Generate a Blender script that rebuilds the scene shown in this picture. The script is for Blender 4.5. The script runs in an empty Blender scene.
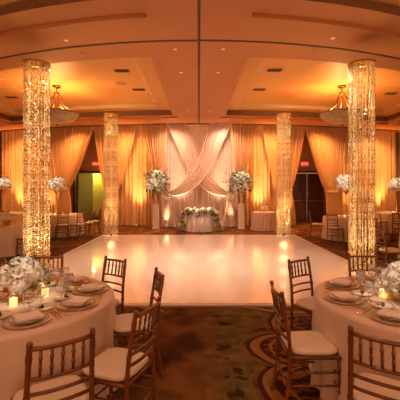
import bpy, math, random
from mathutils import Vector, Matrix
random.seed(7)
sc = bpy.context.scene
COL = sc.collection
PI = math.pi
R = random.Random(11)

# ------------------------------------------------------------------ materials
def mat(name, col, rough=0.5, metal=0.0, noise=0.0, nscale=8.0, bump=0.0, bscale=40.0, transl=0.0,
        emit=None, estr=0.0, coat=0.0, transm=0.0, sheen=0.0, stretch=None, spec=0.5):
    m = bpy.data.materials.new(name); m.use_nodes = True
    nt = m.node_tree; N = nt.nodes; L = nt.links
    b = N['Principled BSDF']; out = N['Material Output']
    b.inputs['Base Color'].default_value = (*col, 1)
    b.inputs['Roughness'].default_value = rough
    b.inputs['Metallic'].default_value = metal
    b.inputs['Coat Weight'].default_value = coat
    b.inputs['Transmission Weight'].default_value = transm
    if transm > .8: b.inputs['IOR'].default_value = 1.12
    b.inputs['Sheen Weight'].default_value = sheen
    b.inputs['Specular IOR Level'].default_value = spec
    if emit:
        b.inputs['Emission Color'].default_value = (*emit, 1)
        b.inputs['Emission Strength'].default_value = estr
    tc = N.new('ShaderNodeTexCoord'); mp = N.new('ShaderNodeMapping')
    L.new(tc.outputs['Object'], mp.inputs['Vector'])
    if stretch: mp.inputs['Scale'].default_value = stretch
    if noise > 0:
        n = N.new('ShaderNodeTexNoise'); n.inputs['Scale'].default_value = nscale; n.inputs['Detail'].default_value = 5
        L.new(mp.outputs['Vector'], n.inputs['Vector'])
        r = N.new('ShaderNodeValToRGB')
        r.color_ramp.elements[0].position = 0.3; r.color_ramp.elements[1].position = 0.7
        r.color_ramp.elements[0].color = (*[c * (1 - noise) for c in col], 1)
        r.color_ramp.elements[1].color = (*[min(1, c * (1 + noise)) for c in col], 1)
        L.new(n.outputs['Fac'], r.inputs['Fac']); L.new(r.outputs['Color'], b.inputs['Base Color'])
    if bump > 0:
        n2 = N.new('ShaderNodeTexNoise'); n2.inputs['Scale'].default_value = bscale; n2.inputs['Detail'].default_value = 4
        L.new(mp.outputs['Vector'], n2.inputs['Vector'])
        bp = N.new('ShaderNodeBump'); bp.inputs['Strength'].default_value = bump; bp.inputs['Distance'].default_value = 0.01
        L.new(n2.outputs['Fac'], bp.inputs['Height']); L.new(bp.outputs['Normal'], b.inputs['Normal'])
    if transl > 0:
        t = N.new('ShaderNodeBsdfTranslucent'); t.inputs['Color'].default_value = (*col, 1)
        mx = N.new('ShaderNodeMixShader'); mx.inputs['Fac'].default_value = transl
        L.new(b.outputs['BSDF'], mx.inputs[1]); L.new(t.outputs['BSDF'], mx.inputs[2])
        L.new(mx.outputs['Shader'], out.inputs['Surface'])
    return m

M = {}
M['drape'] = mat('amber_drape_cloth', (.78, .50, .27), .75, noise=.05, nscale=3, transl=.15, sheen=.2, bump=.1, bscale=60)
M['sheer'] = mat('ivory_sheer_cloth', (.86, .70, .60), .7, noise=.04, nscale=3, transl=.3, sheen=.2)
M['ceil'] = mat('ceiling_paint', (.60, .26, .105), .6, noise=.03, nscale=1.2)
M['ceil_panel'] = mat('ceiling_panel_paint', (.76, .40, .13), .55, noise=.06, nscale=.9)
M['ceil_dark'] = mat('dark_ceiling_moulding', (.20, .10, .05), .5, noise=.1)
M['ceil_gold'] = mat('gold_moulding', (.62, .42, .22), .45, noise=.05)
M['track'] = mat('dark_track', (.10, .05, .03), .6)
M['wall'] = mat('wall_paint', (.50, .34, .22), .8, noise=.05, nscale=2)
M['wood'] = mat('fruitwood_chair', (.19, .062, .018), .28, noise=.3, nscale=14, stretch=(1, 1, .25), coat=.3)
M['woodband'] = mat('gilded_band', (.5,.25,.08), .28, metal=.5)
M['cushion'] = mat('ivory_cushion', (.74, .62, .47), .7, noise=.03, bump=.15, bscale=90)
M['cloth'] = mat('champagne_satin', (.74, .58, .46), .48, noise=.05, nscale=4, bump=.08, bscale=30, sheen=.3)
M['pinkcloth'] = mat('blush_satin', (.72, .52, .46), .5, noise=.04)
M['whitecloth'] = mat('white_satin', (.85, .80, .78), .5, noise=.04)
M['floorvinyl'] = mat('white_gloss_floor', (.90, .80, .72), .115, noise=.015, nscale=.8, coat=.4)
M['flooredge'] = mat('floor_edge_trim', (.62, .50, .42), .35)
M['gold'] = mat('gold_metal', (.85, .58, .22), .28, metal=1.0, noise=.08)
M['goldrim'] = mat('pale_gold_glaze', (.80, .62, .36), .3, metal=.6)
M['china'] = mat('white_china', (.86, .82, .76), .18, coat=.4)
M['napkin'] = mat('blush_napkin_linen', (.94, .84, .80), .75, bump=.1, bscale=120)
M['amberglass'] = mat('gold_tinted_glass', (.82, .62, .42), .15, transm=.35, coat=.3)
M['glass'] = mat('clear_glass', (.96, .96, .96), .03, transm=.92)
M['votive'] = mat('frosted_votive_glass', (.95, .85, .6), .3, transm=.3, emit=(1, .62, .22), estr=.45)  # emission stands in for candlelight glowing through the cup
M['wax'] = mat('candle_wax', (.95, .88, .7), .5, emit=(1, .7, .3), estr=.7)  # emission stands in for the flame's glow in the wax
M['flame'] = mat('candle_flame', (1, .8, .4), .5, emit=(1, .72, .3), estr=9)
M['petal'] = mat('ivory_petal', (.96, .91, .80), .6, noise=.04, nscale=20, transl=.42)
M['petalpink'] = mat('cream_blush_petal', (.96, .84, .70), .6, noise=.04, nscale=20, transl=.42)
M['petalwhite'] = mat('white_petal', (.98, .96, .92), .55, noise=.02, transl=.42)
M['leaf'] = mat('dark_green_leaf', (.10, .16, .05), .5, noise=.35, nscale=9, transl=.1)
M['palefoliage'] = mat('olive_foliage', (.30, .28, .10), .55, noise=.35, nscale=9, transl=.1)
M['centre'] = mat('stamen_green', (.45, .48, .12), .6)
M['pedestal'] = mat('white_painted_plinth', (.84, .78, .74), .4, noise=.02)
M['icing'] = mat('ivory_icing', (.88, .74, .52), .5)
M['doorwood'] = mat('dark_mahogany', (.085, .03, .016), .35, noise=.4, nscale=5, stretch=(6, 6, .6))
M['steel'] = mat('brushed_steel', (.55, .48, .40), .3, metal=1)
M['exit'] = mat('exit_sign_face', (.25, .05, .03), .5, emit=(1, .10, .05), estr=.35)
M['exittxt'] = mat('exit_sign_letters', (1, .2, .1), .5, emit=(1, .10, .05), estr=2.6)
M['olive'] = mat('chartreuse_panel', (.55, .52, .06), .6, noise=.05)
M['olivedark'] = mat('olive_corridor_paint', (.32, .27, .06), .7)
M['blackmetal'] = mat('black_metal', (.03, .025, .02), .45)
M['vent'] = mat('bronze_vent', (.16, .08, .04), .5)
M['trim'] = mat('downlight_trim', (.45, .27, .14), .4)
M['lens'] = mat('lamp_lens', (1, .9, .7), .4, emit=(1, .62, .3), estr=.12)
M['alabaster'] = mat('alabaster_bowl', (.50, .38, .24), .45, noise=.25, nscale=5, transl=.12)
M['bronze'] = mat('antique_bronze', (.25, .13, .06), .4, metal=.7)
M['butter'] = mat('dark_chocolate_truffle', (.06, .05, .02), .5)

def crystal_mat(nm, c):
    m = bpy.data.materials.new(nm); m.use_nodes = True
    nt = m.node_tree; N = nt.nodes; L = nt.links
    N.remove(N['Principled BSDF']); out = N['Material Output']
    g = N.new('ShaderNodeBsdfGlossy'); g.inputs['Color'].default_value = (*c, 1); g.inputs['Roughness'].default_value = .18
    t = N.new('ShaderNodeBsdfTranslucent'); t.inputs['Color'].default_value = (*c, 1)
    d = N.new('ShaderNodeBsdfDiffuse'); d.inputs['Color'].default_value = (*c, 1)
    a = N.new('ShaderNodeMixShader'); a.inputs['Fac'].default_value = .5
    b = N.new('ShaderNodeMixShader'); b.inputs['Fac'].default_value = .5
    L.new(t.outputs[0], a.inputs[1]); L.new(d.outputs[0], a.inputs[2])
    L.new(a.outputs[0], b.inputs[1]); L.new(g.outputs[0], b.inputs[2])
    L.new(b.outputs[0], out.inputs['Surface'])
    return m
M['crystal'] = crystal_mat('champagne_crystal', (1, .90, .68)); M['crystal_shade'] = crystal_mat('shade_toned_crystal', (.55, .30, .11))  # second, darker tone paints shade gaps and uneven sparkle into the beads

def carpet_mat():
    m = bpy.data.materials.new('patterned_carpet'); m.use_nodes = True
    nt = m.node_tree; N = nt.nodes; L = nt.links
    b = N['Principled BSDF']; b.inputs['Roughness'].default_value = .95; b.inputs['Specular IOR Level'].default_value = .1
    tc = N.new('ShaderNodeTexCoord')
    def math_(op, a, c=None, clamp=False):
        n = N.new('ShaderNodeMath'); n.operation = op; n.use_clamp = clamp
        for i, v in enumerate((a, c)):
            if v is None: continue
            if isinstance(v, (int, float)): n.inputs[i].default_value = v
            else: L.new(v, n.inputs[i])
        return n.outputs[0]
    # gentle warp
    nz = N.new('ShaderNodeTexNoise'); nz.inputs['Scale'].default_value = 1.1; nz.inputs['Detail'].default_value = 1
    L.new(tc.outputs['Object'], nz.inputs['Vector'])
    s = N.new('ShaderNodeSeparateXYZ'); L.new(tc.outputs['Object'], s.inputs[0])
    sn = N.new('ShaderNodeSeparateColor'); L.new(nz.outputs['Color'], sn.inputs[0])
    x = math_('ADD', s.outputs['X'], math_('MULTIPLY', math_('SUBTRACT', sn.outputs[0], .5), .28))
    y = math_('ADD', s.outputs['Y'], math_('MULTIPLY', math_('SUBTRACT', sn.outputs[1], .5), .28))
    P = 5.6
    def wrap(v, c0):
        n = N.new('ShaderNodeMath'); n.operation = 'WRAP'; L.new(math_('SUBTRACT', v, c0), n.inputs[0])
        n.inputs[1].default_value = P / 2; n.inputs[2].default_value = -P / 2
        return n.outputs[0]
    wx = wrap(x, 2.30); wy = wrap(y, 3.35)
    rr = math_('SQRT', math_('ADD', math_('MULTIPLY', wx, wx), math_('MULTIPLY', wy, wy)))
    ang = math_('ARCTAN2', wy, wx)
    def scallop(R0, lobes, amp, phase):
        # rounded lobes: |cos| curve gives cusps between bulges
        c = math_('ABSOLUTE', math_('COSINE', math_('ADD', math_('MULTIPLY', ang, lobes / 2), phase)))
        c = math_('POWER', c, .6)
        return math_('SUBTRACT', rr, math_('ADD', math_('MULTIPLY', c, amp), R0))
    def band(d, w, soft=.01):
        n = N.new('ShaderNodeMapRange'); L.new(math_('ABSOLUTE', d), n.inputs[0])
        n.inputs[1].default_value = w; n.inputs[2].default_value = w + soft; n.inputs[3].default_value = 1; n.inputs[4].default_value = 0
        return n.outputs[0]
    def mix(f, c1, c2):
        n = N.new('ShaderNodeMix'); n.data_type = 'RGBA'
        if isinstance(f, (int, float)): n.inputs[0].default_value = f
        else: L.new(f, n.inputs[0])
        for i, c in ((6, c1), (7, c2)):
            if isinstance(c, tuple): n.inputs[i].default_value = (*c, 1)
            else: L.new(c, n.inputs[i])
        return n.outputs[2]
    brown = (.105, .042, .014); olive = (.13, .090, .022); gold = (.31, .15, .045); red = (.075, .016, .010); rust = (.19, .060, .018)
    n1 = N.new('ShaderNodeTexNoise'); n1.inputs['Scale'].default_value = 2.2; n1.inputs['Detail'].default_value = 6
    L.new(tc.outputs['Object'], n1.inputs['Vector'])
    rp = N.new('ShaderNodeValToRGB'); rp.color_ramp.elements[0].position = .38; rp.color_ramp.elements[1].position = .62
    rp.color_ramp.elements[0].color = (.06, .022, .008, 1); rp.color_ramp.elements[1].color = (.19, .075, .020, 1)
    L.new(n1.outputs['Fac'], rp.inputs['Fac'])
    # olive field strip in each repeat
    strip = N.new('ShaderNodeMapRange'); L.new(math_('ABSOLUTE', math_('ADD', wx, 1.50)), strip.inputs[0])
    strip.inputs[1].default_value = .50; strip.inputs[2].default_value = .85; strip.inputs[3].default_value = 1; strip.inputs[4].default_value = 0
    n3 = N.new('ShaderNodeTexNoise'); n3.inputs['Scale'].default_value = 5.5; n3.inputs['Detail'].default_value = 5
    L.new(tc.outputs['Object'], n3.inputs['Vector'])
    ro = N.new('ShaderNodeValToRGB'); ro.color_ramp.elements[0].position = .35; ro.color_ramp.elements[1].position = .65
    ro.color_ramp.elements[0].color = (.075, .050, .013, 1); ro.color_ramp.elements[1].color = (.19, .12, .034, 1)
    L.new(n3.outputs['Fac'], ro.inputs['Fac'])
    base = mix(strip.outputs[0], rp.outputs['Color'], ro.outputs['Color'])
    # leaf blots inside olive field
    vo = N.new('ShaderNodeTexVoronoi'); vo.inputs['Scale'].default_value = 2.6; vo.inputs['Randomness'].default_value = .7
    vx = N.new('ShaderNodeCombineXYZ'); L.new(x, vx.inputs[0]); L.new(math_('MULTIPLY', y, 1.6), vx.inputs[1])
    nd = N.new('ShaderNodeTexNoise'); nd.inputs['Scale'].default_value = 5; L.new(tc.outputs['Object'], nd.inputs['Vector'])
    va = N.new('ShaderNodeVectorMath'); va.operation = 'ADD'; L.new(vx.outputs[0], va.inputs[0])
    vs = N.new('ShaderNodeVectorMath'); vs.operation = 'SCALE'; vs.inputs['Scale'].default_value = .45; L.new(nd.outputs['Color'], vs.inputs[0]); L.new(vs.outputs[0], va.inputs[1])
    L.new(va.outputs[0], vo.inputs['Vector'])
    blot = N.new('ShaderNodeMapRange'); L.new(vo.outputs['Distance'], blot.inputs[0])
    blot.inputs[1].default_value = .22; blot.inputs[2].default_value = .27; blot.inputs[3].default_value = 1; blot.inputs[4].default_value = 0
    base = mix(math_('MULTIPLY', math_('MULTIPLY', blot.outputs[0], strip.outputs[0]), .85), base, (.035, .012, .006))
    d1 = scallop(1.50, 12, .26, PI / 2)
    inside = N.new('ShaderNodeMapRange'); L.new(d1, inside.inputs[0]); inside.inputs[1].default_value = 0; inside.inputs[2].default_value = .01; inside.inputs[3].default_value = 1; inside.inputs[4].default_value = 0
    # inner scroll work
    w = N.new('ShaderNodeTexWave'); w.wave_type = 'RINGS'; w.inputs['Scale'].default_value = 1.3; w.inputs['Distortion'].default_value = 9; w.inputs['Detail'].default_value = 1.5; w.inputs['Detail Scale'].default_value = 1.3
    L.new(va.outputs[0], w.inputs['Vector'])
    wr = N.new('ShaderNodeValToRGB'); e = wr.color_ramp.elements
    e[0].position = 0; e[0].color = (.045, .014, .008, 1); e[1].position = .75; e[1].color = (.10, .042, .014, 1)
    q = e.new(.86); q.color = (*gold, 1); q = e.new(.95); q.color = (*rust, 1)
    L.new(w.outputs['Fac'], wr.inputs['Fac'])
    c = mix(inside.outputs[0], base, wr.outputs['Color'])
    c = mix(band(d1, .09), c, red)
    c = mix(band(d1, .045), c, gold)
    c = mix(band(math_('SUBTRACT', d1, .15), .010), c, (.20, .09, .03))
    c = mix(band(math_('SUBTRACT', d1, -.17), .014), c, gold)
    d2 = scallop(.80, 9, .18, 1.3)
    c = mix(band(d2, .055), c, red); c = mix(band(d2, .030), c, gold)
    # crossing scroll lines between the medallions
    d3 = math_('ADD', math_('SUBTRACT', wy, math_('MULTIPLY', math_('SINE', math_('MULTIPLY', wx, 1.5)), .55)), -2.0)
    c = mix(band(d3, .09), c, red); c = mix(band(d3, .05), c, gold)
    # fibre mottle
    fn = N.new('ShaderNodeTexNoise'); fn.inputs['Scale'].default_value = 90; fn.inputs['Detail'].default_value = 3
    L.new(tc.outputs['Object'], fn.inputs['Vector'])
    hv = N.new('ShaderNodeHueSaturation'); L.new(c, hv.inputs['Color']); L.new(math_('ADD', math_('MULTIPLY', fn.outputs['Fac'], .9), .55), hv.inputs['Value'])
    L.new(hv.outputs[0], b.inputs['Base Color'])
    bp = N.new('ShaderNodeBump'); bp.inputs['Strength'].default_value = .3; bp.inputs['Distance'].default_value = .01
    L.new(fn.outputs['Fac'], bp.inputs['Height']); L.new(bp.outputs[0], b.inputs['Normal'])
    return m
M['carpet'] = carpet_mat()

# ------------------------------------------------------------------ mesh builder
def basis(d):
    d = d.normalized()
    a = Vector((0, 0, 1)) if abs(d.z) < .9 else Vector((1, 0, 0))
    u = d.cross(a).normalized(); w = d.cross(u).normalized()
    return u, w

class MB:
    def __init__(s): s.v = []; s.f = []; s.sm = []
    def face(s, idx, smooth=False): s.f.append(idx); s.sm.append(smooth)
    def box(s, c, d, rot=0, M4=None):
        x, y, z = d[0] / 2, d[1] / 2, d[2] / 2; b = len(s.v)
        cr, sr = math.cos(rot), math.sin(rot)
        for X, Y, Z in ((-x, -y, -z), (x, -y, -z), (x, y, -z), (-x, y, -z), (-x, -y, z), (x, -y, z), (x, y, z), (-x, y, z)):
            p = Vector((c[0] + X * cr - Y * sr, c[1] + X * sr + Y * cr, c[2] + Z))
            s.v.append(M4 @ p if M4 else p)
        for q in ((0, 3, 2, 1), (4, 5, 6, 7), (0, 1, 5, 4), (1, 2, 6, 5), (2, 3, 7, 6), (3, 0, 4, 7)):
            s.face([b + i for i in q])
        return s
    def tube(s, pts, rad, n=8, caps=True, closed=False):
        pts = [Vector(p) for p in pts]; m = len(pts); b = len(s.v)
        rads = rad if isinstance(rad, (list, tuple)) else [rad] * m
        for i, p in enumerate(pts):
            if closed: d = pts[(i + 1) % m] - pts[i - 1]
            else: d = pts[min(i + 1, m - 1)] - pts[max(i - 1, 0)]
            u, w = basis(d)
            for k in range(n):
                a = 2 * PI * k / n
                s.v.append(p + (u * math.cos(a) + w * math.sin(a)) * rads[i])
        for i in range(m if closed else m - 1):
            j = (i + 1) % m
            for k in range(n):
                l = (k + 1) % n
                s.face([b + i * n + k, b + i * n + l, b + j * n + l, b + j * n + k], True)
        if caps and not closed:
            s.face([b + k for k in range(n)][::-1]); s.face([b + (m - 1) * n + k for k in range(n)])
        return s
    def turned(s, p0, p1, r, rings=3, n=8):
        p0, p1 = Vector(p0), Vector(p1); pts = [p0]; rs = [r]
        L_ = (p1 - p0).length
        for i in range(1, rings + 1):
            t = i / (rings + 1)
            for dt, k in ((-.008, 1), (-.005, 1.35), (.005, 1.35), (.008, 1)):
                pts.append(p0.lerp(p1, t + dt / L_)); rs.append(r * k)
        pts.append(p1); rs.append(r)
        return s.tube(pts, rs, n)
    def lathe(s, prof, c=(0, 0, 0), n=24, capb=True, capt=True, wav=None):
        b = len(s.v); m = len(prof)
        for r, z in prof:
            for k in range(n):
                a = 2 * PI * k / n
                s.v.append(Vector((c[0] + r * math.cos(a), c[1] + r * math.sin(a), c[2] + z)))
        for i in range(m - 1):
            for k in range(n):
                l = (k + 1) % n
                s.face([b + i * n + k, b + i * n + l, b + (i + 1) * n + l, b + (i + 1) * n + k], True)
        if capb: s.face([b + k for k in range(n)][::-1])
        if capt: s.face([b + (m - 1) * n + k for k in range(n)])
        return s
    def grid(s, fn, nu, nv, smooth=True, closeu=False):
        b = len(s.v); w = nu if closeu else nu + 1
        for j in range(nv + 1):
            for i in range(w): s.v.append(Vector(fn(i / nu, j / nv)))
        for j in range(nv):
            for i in range(nu):
                k = (i + 1) % w if closeu else i + 1
                s.face([b + j * w + i, b + j * w + k, b + (j + 1) * w + k, b + (j + 1) * w + i], smooth)
        return s
    def ball(s, c, r, nu=10, nv=6, sc=(1, 1, 1)):
        return s.grid(lambda u, v: (c[0] + r * sc[0] * math.sin(PI * max(.001, min(.999, v))) * math.cos(2 * PI * u),
                                    c[1] + r * sc[1] * math.sin(PI * max(.001, min(.999, v))) * math.sin(2 * PI * u),
                                    c[2] + r * sc[2] * math.cos(PI * v)), nu, nv, True, True)
    def mesh(s, name, m):
        me = bpy.data.meshes.new(name); me.from_pydata([tuple(v) for v in s.v], [], s.f); me.update()
        me.polygons.foreach_set('use_smooth', s.sm)
        me.materials.append(m); return me
    def build(s, name, m, parent=None, **kw):
        o = bpy.data.objects.new(name, s.mesh(name, m)); COL.objects.link(o)
        if parent: o.parent = parent
        return o

def tag(o, label=None, cat=None, group=None, kind=None):
    if label: o['label'] = label
    if cat: o['category'] = cat
    if group: o['group'] = group
    if kind: o['kind'] = kind
    return o
def empty(name, loc=(0, 0, 0), rz=0, label=None, cat=None, group=None):
    o = bpy.data.objects.new(name, None); COL.objects.link(o); o.location = loc; o.rotation_euler = (0, 0, rz)
    o.empty_display_size = .1
    return tag(o, label, cat, group)
def struct(mb, name, m, parent=None):
    o = mb.build(name, m, parent)
    if not parent: o['kind'] = 'structure'
    return o
def inst(me, name, parent, loc, rot=(0, 0, 0), scl=1):
    o = bpy.data.objects.new(name, me); COL.objects.link(o); o.parent = parent; o.location = loc; o.rotation_euler = rot
    o.scale = (scl,) * 3 if isinstance(scl, (int, float)) else scl
    return o
kids = {}
def copy_tree(o, parent=None):
    c = o.copy(); COL.objects.link(c); c.parent = parent
    for ch in list(o.children): copy_tree(ch, c)
    return c
def dup(o, loc, rz, label, group=None, scale=None):
    c = copy_tree(o); c.location = loc; c.rotation_euler = (0, 0, rz); c['label'] = label
    if group: c['group'] = group
    if scale: c.scale = (scale,) * 3
    return c

# ------------------------------------------------------------------ setting
CZ = 4.634
SX = 10.4
def yw(x): return 15.85 + .0193 * x * x           # line the drapery hangs on
def ywall(x): return yw(x) + 1.15
xs = [-SX + i * (2 * SX) / 52 for i in range(53)]

fl = MB(); n0 = 0
for i, x in enumerate(xs): fl.v += [Vector((x, -4, 0)), Vector((x, ywall(x) + 4, 0))]
for i in range(len(xs) - 1): fl.face([2 * i, 2 * i + 2, 2 * i + 3, 2 * i + 1])
struct(fl, 'floor', M['carpet'])

# ceiling: soffit level with four stepped recesses
TX0, TX1 = .89, 8.6
far_n = lambda x: 7.73 + .0387 * x * x
far_f = lambda x: 14.5 + .0193 * x * x
near_n = lambda x: -2.5
near_f = lambda x: 5.94 + .055 * x * x
cl = MB()
cx = sorted(set([-SX, -TX1, -TX0, TX0, TX1, SX] + [s * (TX0 + (TX1 - TX0) * i / 24) for i in range(25) for s in (-1, 1)]))
for a, b in zip(cx[:-1], cx[1:]):
    mid = abs(a + b) / 2; segs = []
    if TX0 < mid < TX1: segs = [(lambda x: -4, near_n), (near_f, far_n), (far_f, lambda x: ywall(x) + .2)]
    else: segs = [(lambda x: -4, lambda x: ywall(x) + .2)]
    for lo, hi in segs:
        k = len(cl.v); cl.v += [Vector((a, lo(a), CZ)), Vector((b, lo(b), CZ)), Vector((b, hi(b), CZ)), Vector((a, hi(a), CZ))]
        cl.face([k, k + 3, k + 2, k + 1])
struct(cl, 'ceiling', M['ceil'])
def loop(sgn, lo, hi, ins, z):
    x0, x1 = TX0 + ins, TX1 - ins; n = 24; p = []
    for i in range(n + 1):
        x = x0 + (x1 - x0) * i / n; p.append(Vector((sgn * x, hi(x) - ins, z)))
    for i in range(n, -1, -1):
        x = x0 + (x1 - x0) * i / n; p.append(Vector((sgn * x, lo(x) + ins, z)))
    return p
def ring(mb, A, B):
    k = len(mb.v); n = len(A); mb.v += A + B
    for i in range(n):
        j = (i + 1) % n; mb.face([k + i, k + j, k + n + j, k + n + i])
tn = 1
for sgn in (-1, 1):
    for lo, hi in ((far_n, far_f), (near_n, near_f)):
        lv = [(0, 0), (0, .07), (.20, .085), (.20, .30), (.70, .31), (.74, .43), (.84, .45)]
        if hi is near_f: lv = [(0, 0), (0, .07), (.50, .085), (.50, .25), (.95, .26), (.99, .36), (1.09, .38)]
        Ls = [loop(sgn, lo, hi, i_, CZ + z_) for i_, z_ in lv]
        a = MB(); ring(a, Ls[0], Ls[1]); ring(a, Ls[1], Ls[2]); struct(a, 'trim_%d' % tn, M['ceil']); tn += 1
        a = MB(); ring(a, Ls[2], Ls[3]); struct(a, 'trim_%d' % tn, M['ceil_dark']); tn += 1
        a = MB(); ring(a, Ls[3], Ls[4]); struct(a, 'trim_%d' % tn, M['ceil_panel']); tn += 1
        a = MB(); ring(a, Ls[4], Ls[5]); ring(a, Ls[5], Ls[6]); struct(a, 'trim_%d' % tn, M['ceil_gold']); tn += 1
        a = MB(); P = Ls[6]; n = len(P) // 2; a.v += P
        for i in range(n - 1): a.face([i, i + 1, 2 * n - 2 - i, 2 * n - 1 - i])
        struct(a, 'trim_%d' % tn, M['ceil_panel']); tn += 1
# partition tracks
a = MB(); a.box((0, 5.9, CZ - .004), (.05, 19.8, .02)); struct(a, 'trim_%d' % tn, M['track']); tn += 1
a = MB()
for p, q in zip(xs[:-1], xs[1:]):
    f = lambda x: 6.9 + .048 * x * x
    k = len(a.v)
    for z in (CZ - .012, CZ + .01):
        a.v += [Vector((p, f(p) - .028, z)), Vector((q, f(q) - .028, z)), Vector((q, f(q) + .028, z)), Vector((p, f(p) + .028, z))]
    a.face([k, k + 3, k + 2, k + 1]); a.face([k, k + 1, k + 5, k + 4]); a.face([k + 2, k + 3, k + 7, k + 6])
struct(a, 'trim_%d' % tn, M['track']); tn += 1
# cornice / drapery pocket at the back
a = MB()
for (dy, z0, z1, m_) in ((-.22, CZ - .05, CZ, None),):
    for p, q in zip(xs[:-1], xs[1:]):
        k = len(a.v)
        a.v += [Vector((p, yw(p) + dy, z0)), Vector((q, yw(q) + dy, z0)), Vector((q, yw(q) + dy, z1)), Vector((p, yw(p) + dy, z1)),
                Vector((p, yw(p) + dy + .06, z0)), Vector((q, yw(q) + dy + .06, z0))]
        a.face([k, k + 1, k + 2, k + 3]); a.face([k, k + 4, k + 5, k + 1])
struct(a, 'trim_%d' % tn, M['ceil_dark']); tn += 1

# back wall with two door openings
DL = (-6.25, -4.62); DR = (4.50, 6.35); DH = 2.56
a = MB()
cuts = sorted(set(xs + [DL[0], DL[1], DR[0], DR[1]]))
for p, q in zip(cuts[:-1], cuts[1:]):
    mid = (p + q) / 2; z0 = DH if (DL[0] < mid < DL[1] or DR[0] < mid < DR[1]) else 0
    k = len(a.v)
    for off in (0, .15):
        a.v += [Vector((p, ywall(p) + off, z0)), Vector((q, ywall(q) + off, z0)), Vector((q, ywall(q) + off, CZ)), Vector((p, ywall(p) + off, CZ))]
    a.face([k, k + 1, k + 2, k + 3]); a.face([k + 5, k + 4, k + 7, k + 6]); a.face([k, k + 4, k + 5, k + 1])
struct(a, 'wall_back', M['wall'])
a = MB(); a.box((-SX - .05, 7.6, CZ / 2), (.1, 23.2, CZ)); struct(a, 'wall_left', M['wall'])
a = MB(); a.box((SX + .05, 7.6, CZ / 2), (.1, 23.2, CZ)); struct(a, 'wall_right', M['wall'])

# double doors on the right
def frame(mb, x0, x1, y, h, w=.10):
    mb.box((x0 - w / 2, y, h / 2 + .03), (w, .22, h + .06)); mb.box((x1 + w / 2, y, h / 2 + .03), (w, .22, h + .06)); mb.box(((x0 + x1) / 2, y, h + w / 2), (x1 - x0 + 2 * w, .22, w))
dy = ywall(5.4) + .02
df = MB(); frame(df, DR[0] + .06, DR[1] - .06, dy, DH - .06); d1 = struct(df, 'door_1', M['doorwood'])
mx = (DR[0] + DR[1]) / 2
for s in (-1, 1):
    w = (DR[1] - DR[0] - .14) / 2; xc = mx + s * (w / 2 + .004)
    l = MB(); l.box((xc, dy + .02, DH / 2 - .03), (w - .01, .05, DH - .09)); lf = l.build('door_leaf', M['doorwood'], d1)
    for (z0, z1) in ((.25, 1.0), (1.25, 2.3)):
        p = MB(); zc, hh = (z0 + z1) / 2, z1 - z0
        p.box((xc, dy - .012, z0), (w - .22, .03, .04)); p.box((xc, dy - .012, z1), (w - .22, .03, .04))
        p.box((xc - w / 2 + .13, dy - .012, zc), (.04, .03, hh)); p.box((xc + w / 2 - .13, dy - .012, zc), (.04, .03, hh))
        p.build('panel_moulding', M['doorwood'], lf)
    b = MB(); b.tube([(xc - w / 2 + .08, dy - .09, 1.12), (xc + w / 2 - .08, dy - .09, 1.12)], .018); b.box((xc - w / 2 + .1, dy - .05, 1.12), (.05, .1, .07)); b.box((xc + w / 2 - .1, dy - .05, 1.12), (.05, .1, .07))
    b.build('push_bar', M['steel'], lf)
    h = MB(); h.tube([(mx + s * .07, dy - .06, 1.25), (mx + s * .07, dy - .06, 1.6)], .012); h.build('pull_handle', M['steel'], lf)
# open doorway on the left
dy = ywall(-5.4) + .02
df = MB(); frame(df, DL[0] + .06, DL[1] - .06, dy, DH - .06); d2 = struct(df, 'door_2', M['doorwood'])
l = MB(); Mx = Matrix.Translation((DL[0] + .13, dy - .06, 0)) @ Matrix.Rotation(math.radians(-66), 4, 'Z')
l.box((.38, 0, DH / 2 - .03), (.76, .05, DH - .09), M4=Mx); lf = l.build('door_leaf', M['doorwood'], d2)
b = MB(); b.box((.38, -.06, 1.12), (.6, .04, .05), M4=Mx); b.build('push_bar', M['steel'], lf)
# corridor beyond
a = MB(); a.box((-5.6, ywall(5.4) + 3.2, 1.5), (4.4, .1, 3.0)); struct(a, 'wall_corridor', M['olivedark'])
a = MB(); a.box((-5.6, ywall(5.4) + 1.6, 3.0), (4.4, 3.1, .06)); struct(a, 'ceiling_corridor', M['ceil'])
a = MB(); a.box((-7.5, ywall(5.4) + 1.7, 1.5), (.08, 2.8, 3.0)); struct(a, 'wall_corridor_left', M['olivedark'])
a = MB(); a.box((-3.7, ywall(5.4) + 1.7, 1.5), (.08, 2.8, 3.0)); struct(a, 'wall_corridor_right', M['olivedark'])
pp = empty('partition_screen', (-5.22, ywall(5.4) + 1.35, 0), 0, 'tall chartreuse screen standing in the corridor beyond the open left doorway', 'screen')
a = MB(); a.box((0, 0, 1.42), (1.0, .06, 2.2)); a.build('screen_panel', M['olive'], pp)
for s in (-1, 1):
    a = MB(); a.box((s * .48, 0, .165), (.05, .3, .33)); a.build('foot', M['blackmetal'], pp)

# dance floor
dfm = MB(); y0, y1, hw, hz = 5.12, 12.68, 3.42, .03
dance = empty('dance_floor', (0, 0, 0), 0, 'large glossy white dance floor in the middle of the carpeted ballroom', 'dance floor')
a = MB()
nx, ny = 6, 7
for i in range(nx):
    for j in range(ny):
        w = 2 * hw / nx; d = (y1 - y0) / ny
        a.box((-hw + (i + .5) * w, y0 + (j + .5) * d, hz / 2 + .001), (w - .001, d - .001, hz - .002))
a.build('floor_panels', M['floorvinyl'], dance)
for k, (c, d) in enumerate((((0, y0 - .04, .012), (2 * hw + .16, .08, .024)), ((0, y1 + .04, .012), (2 * hw + .16, .08, .024)),
             ((-hw - .04, (y0 + y1) / 2, .012), (.08, y1 - y0, .024)), ((hw + .04, (y0 + y1) / 2, .012), (.08, y1 - y0, .024)))):
    a = MB(); a.box(c, d); a.build('edge_strip', M['flooredge'], dance)

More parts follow.
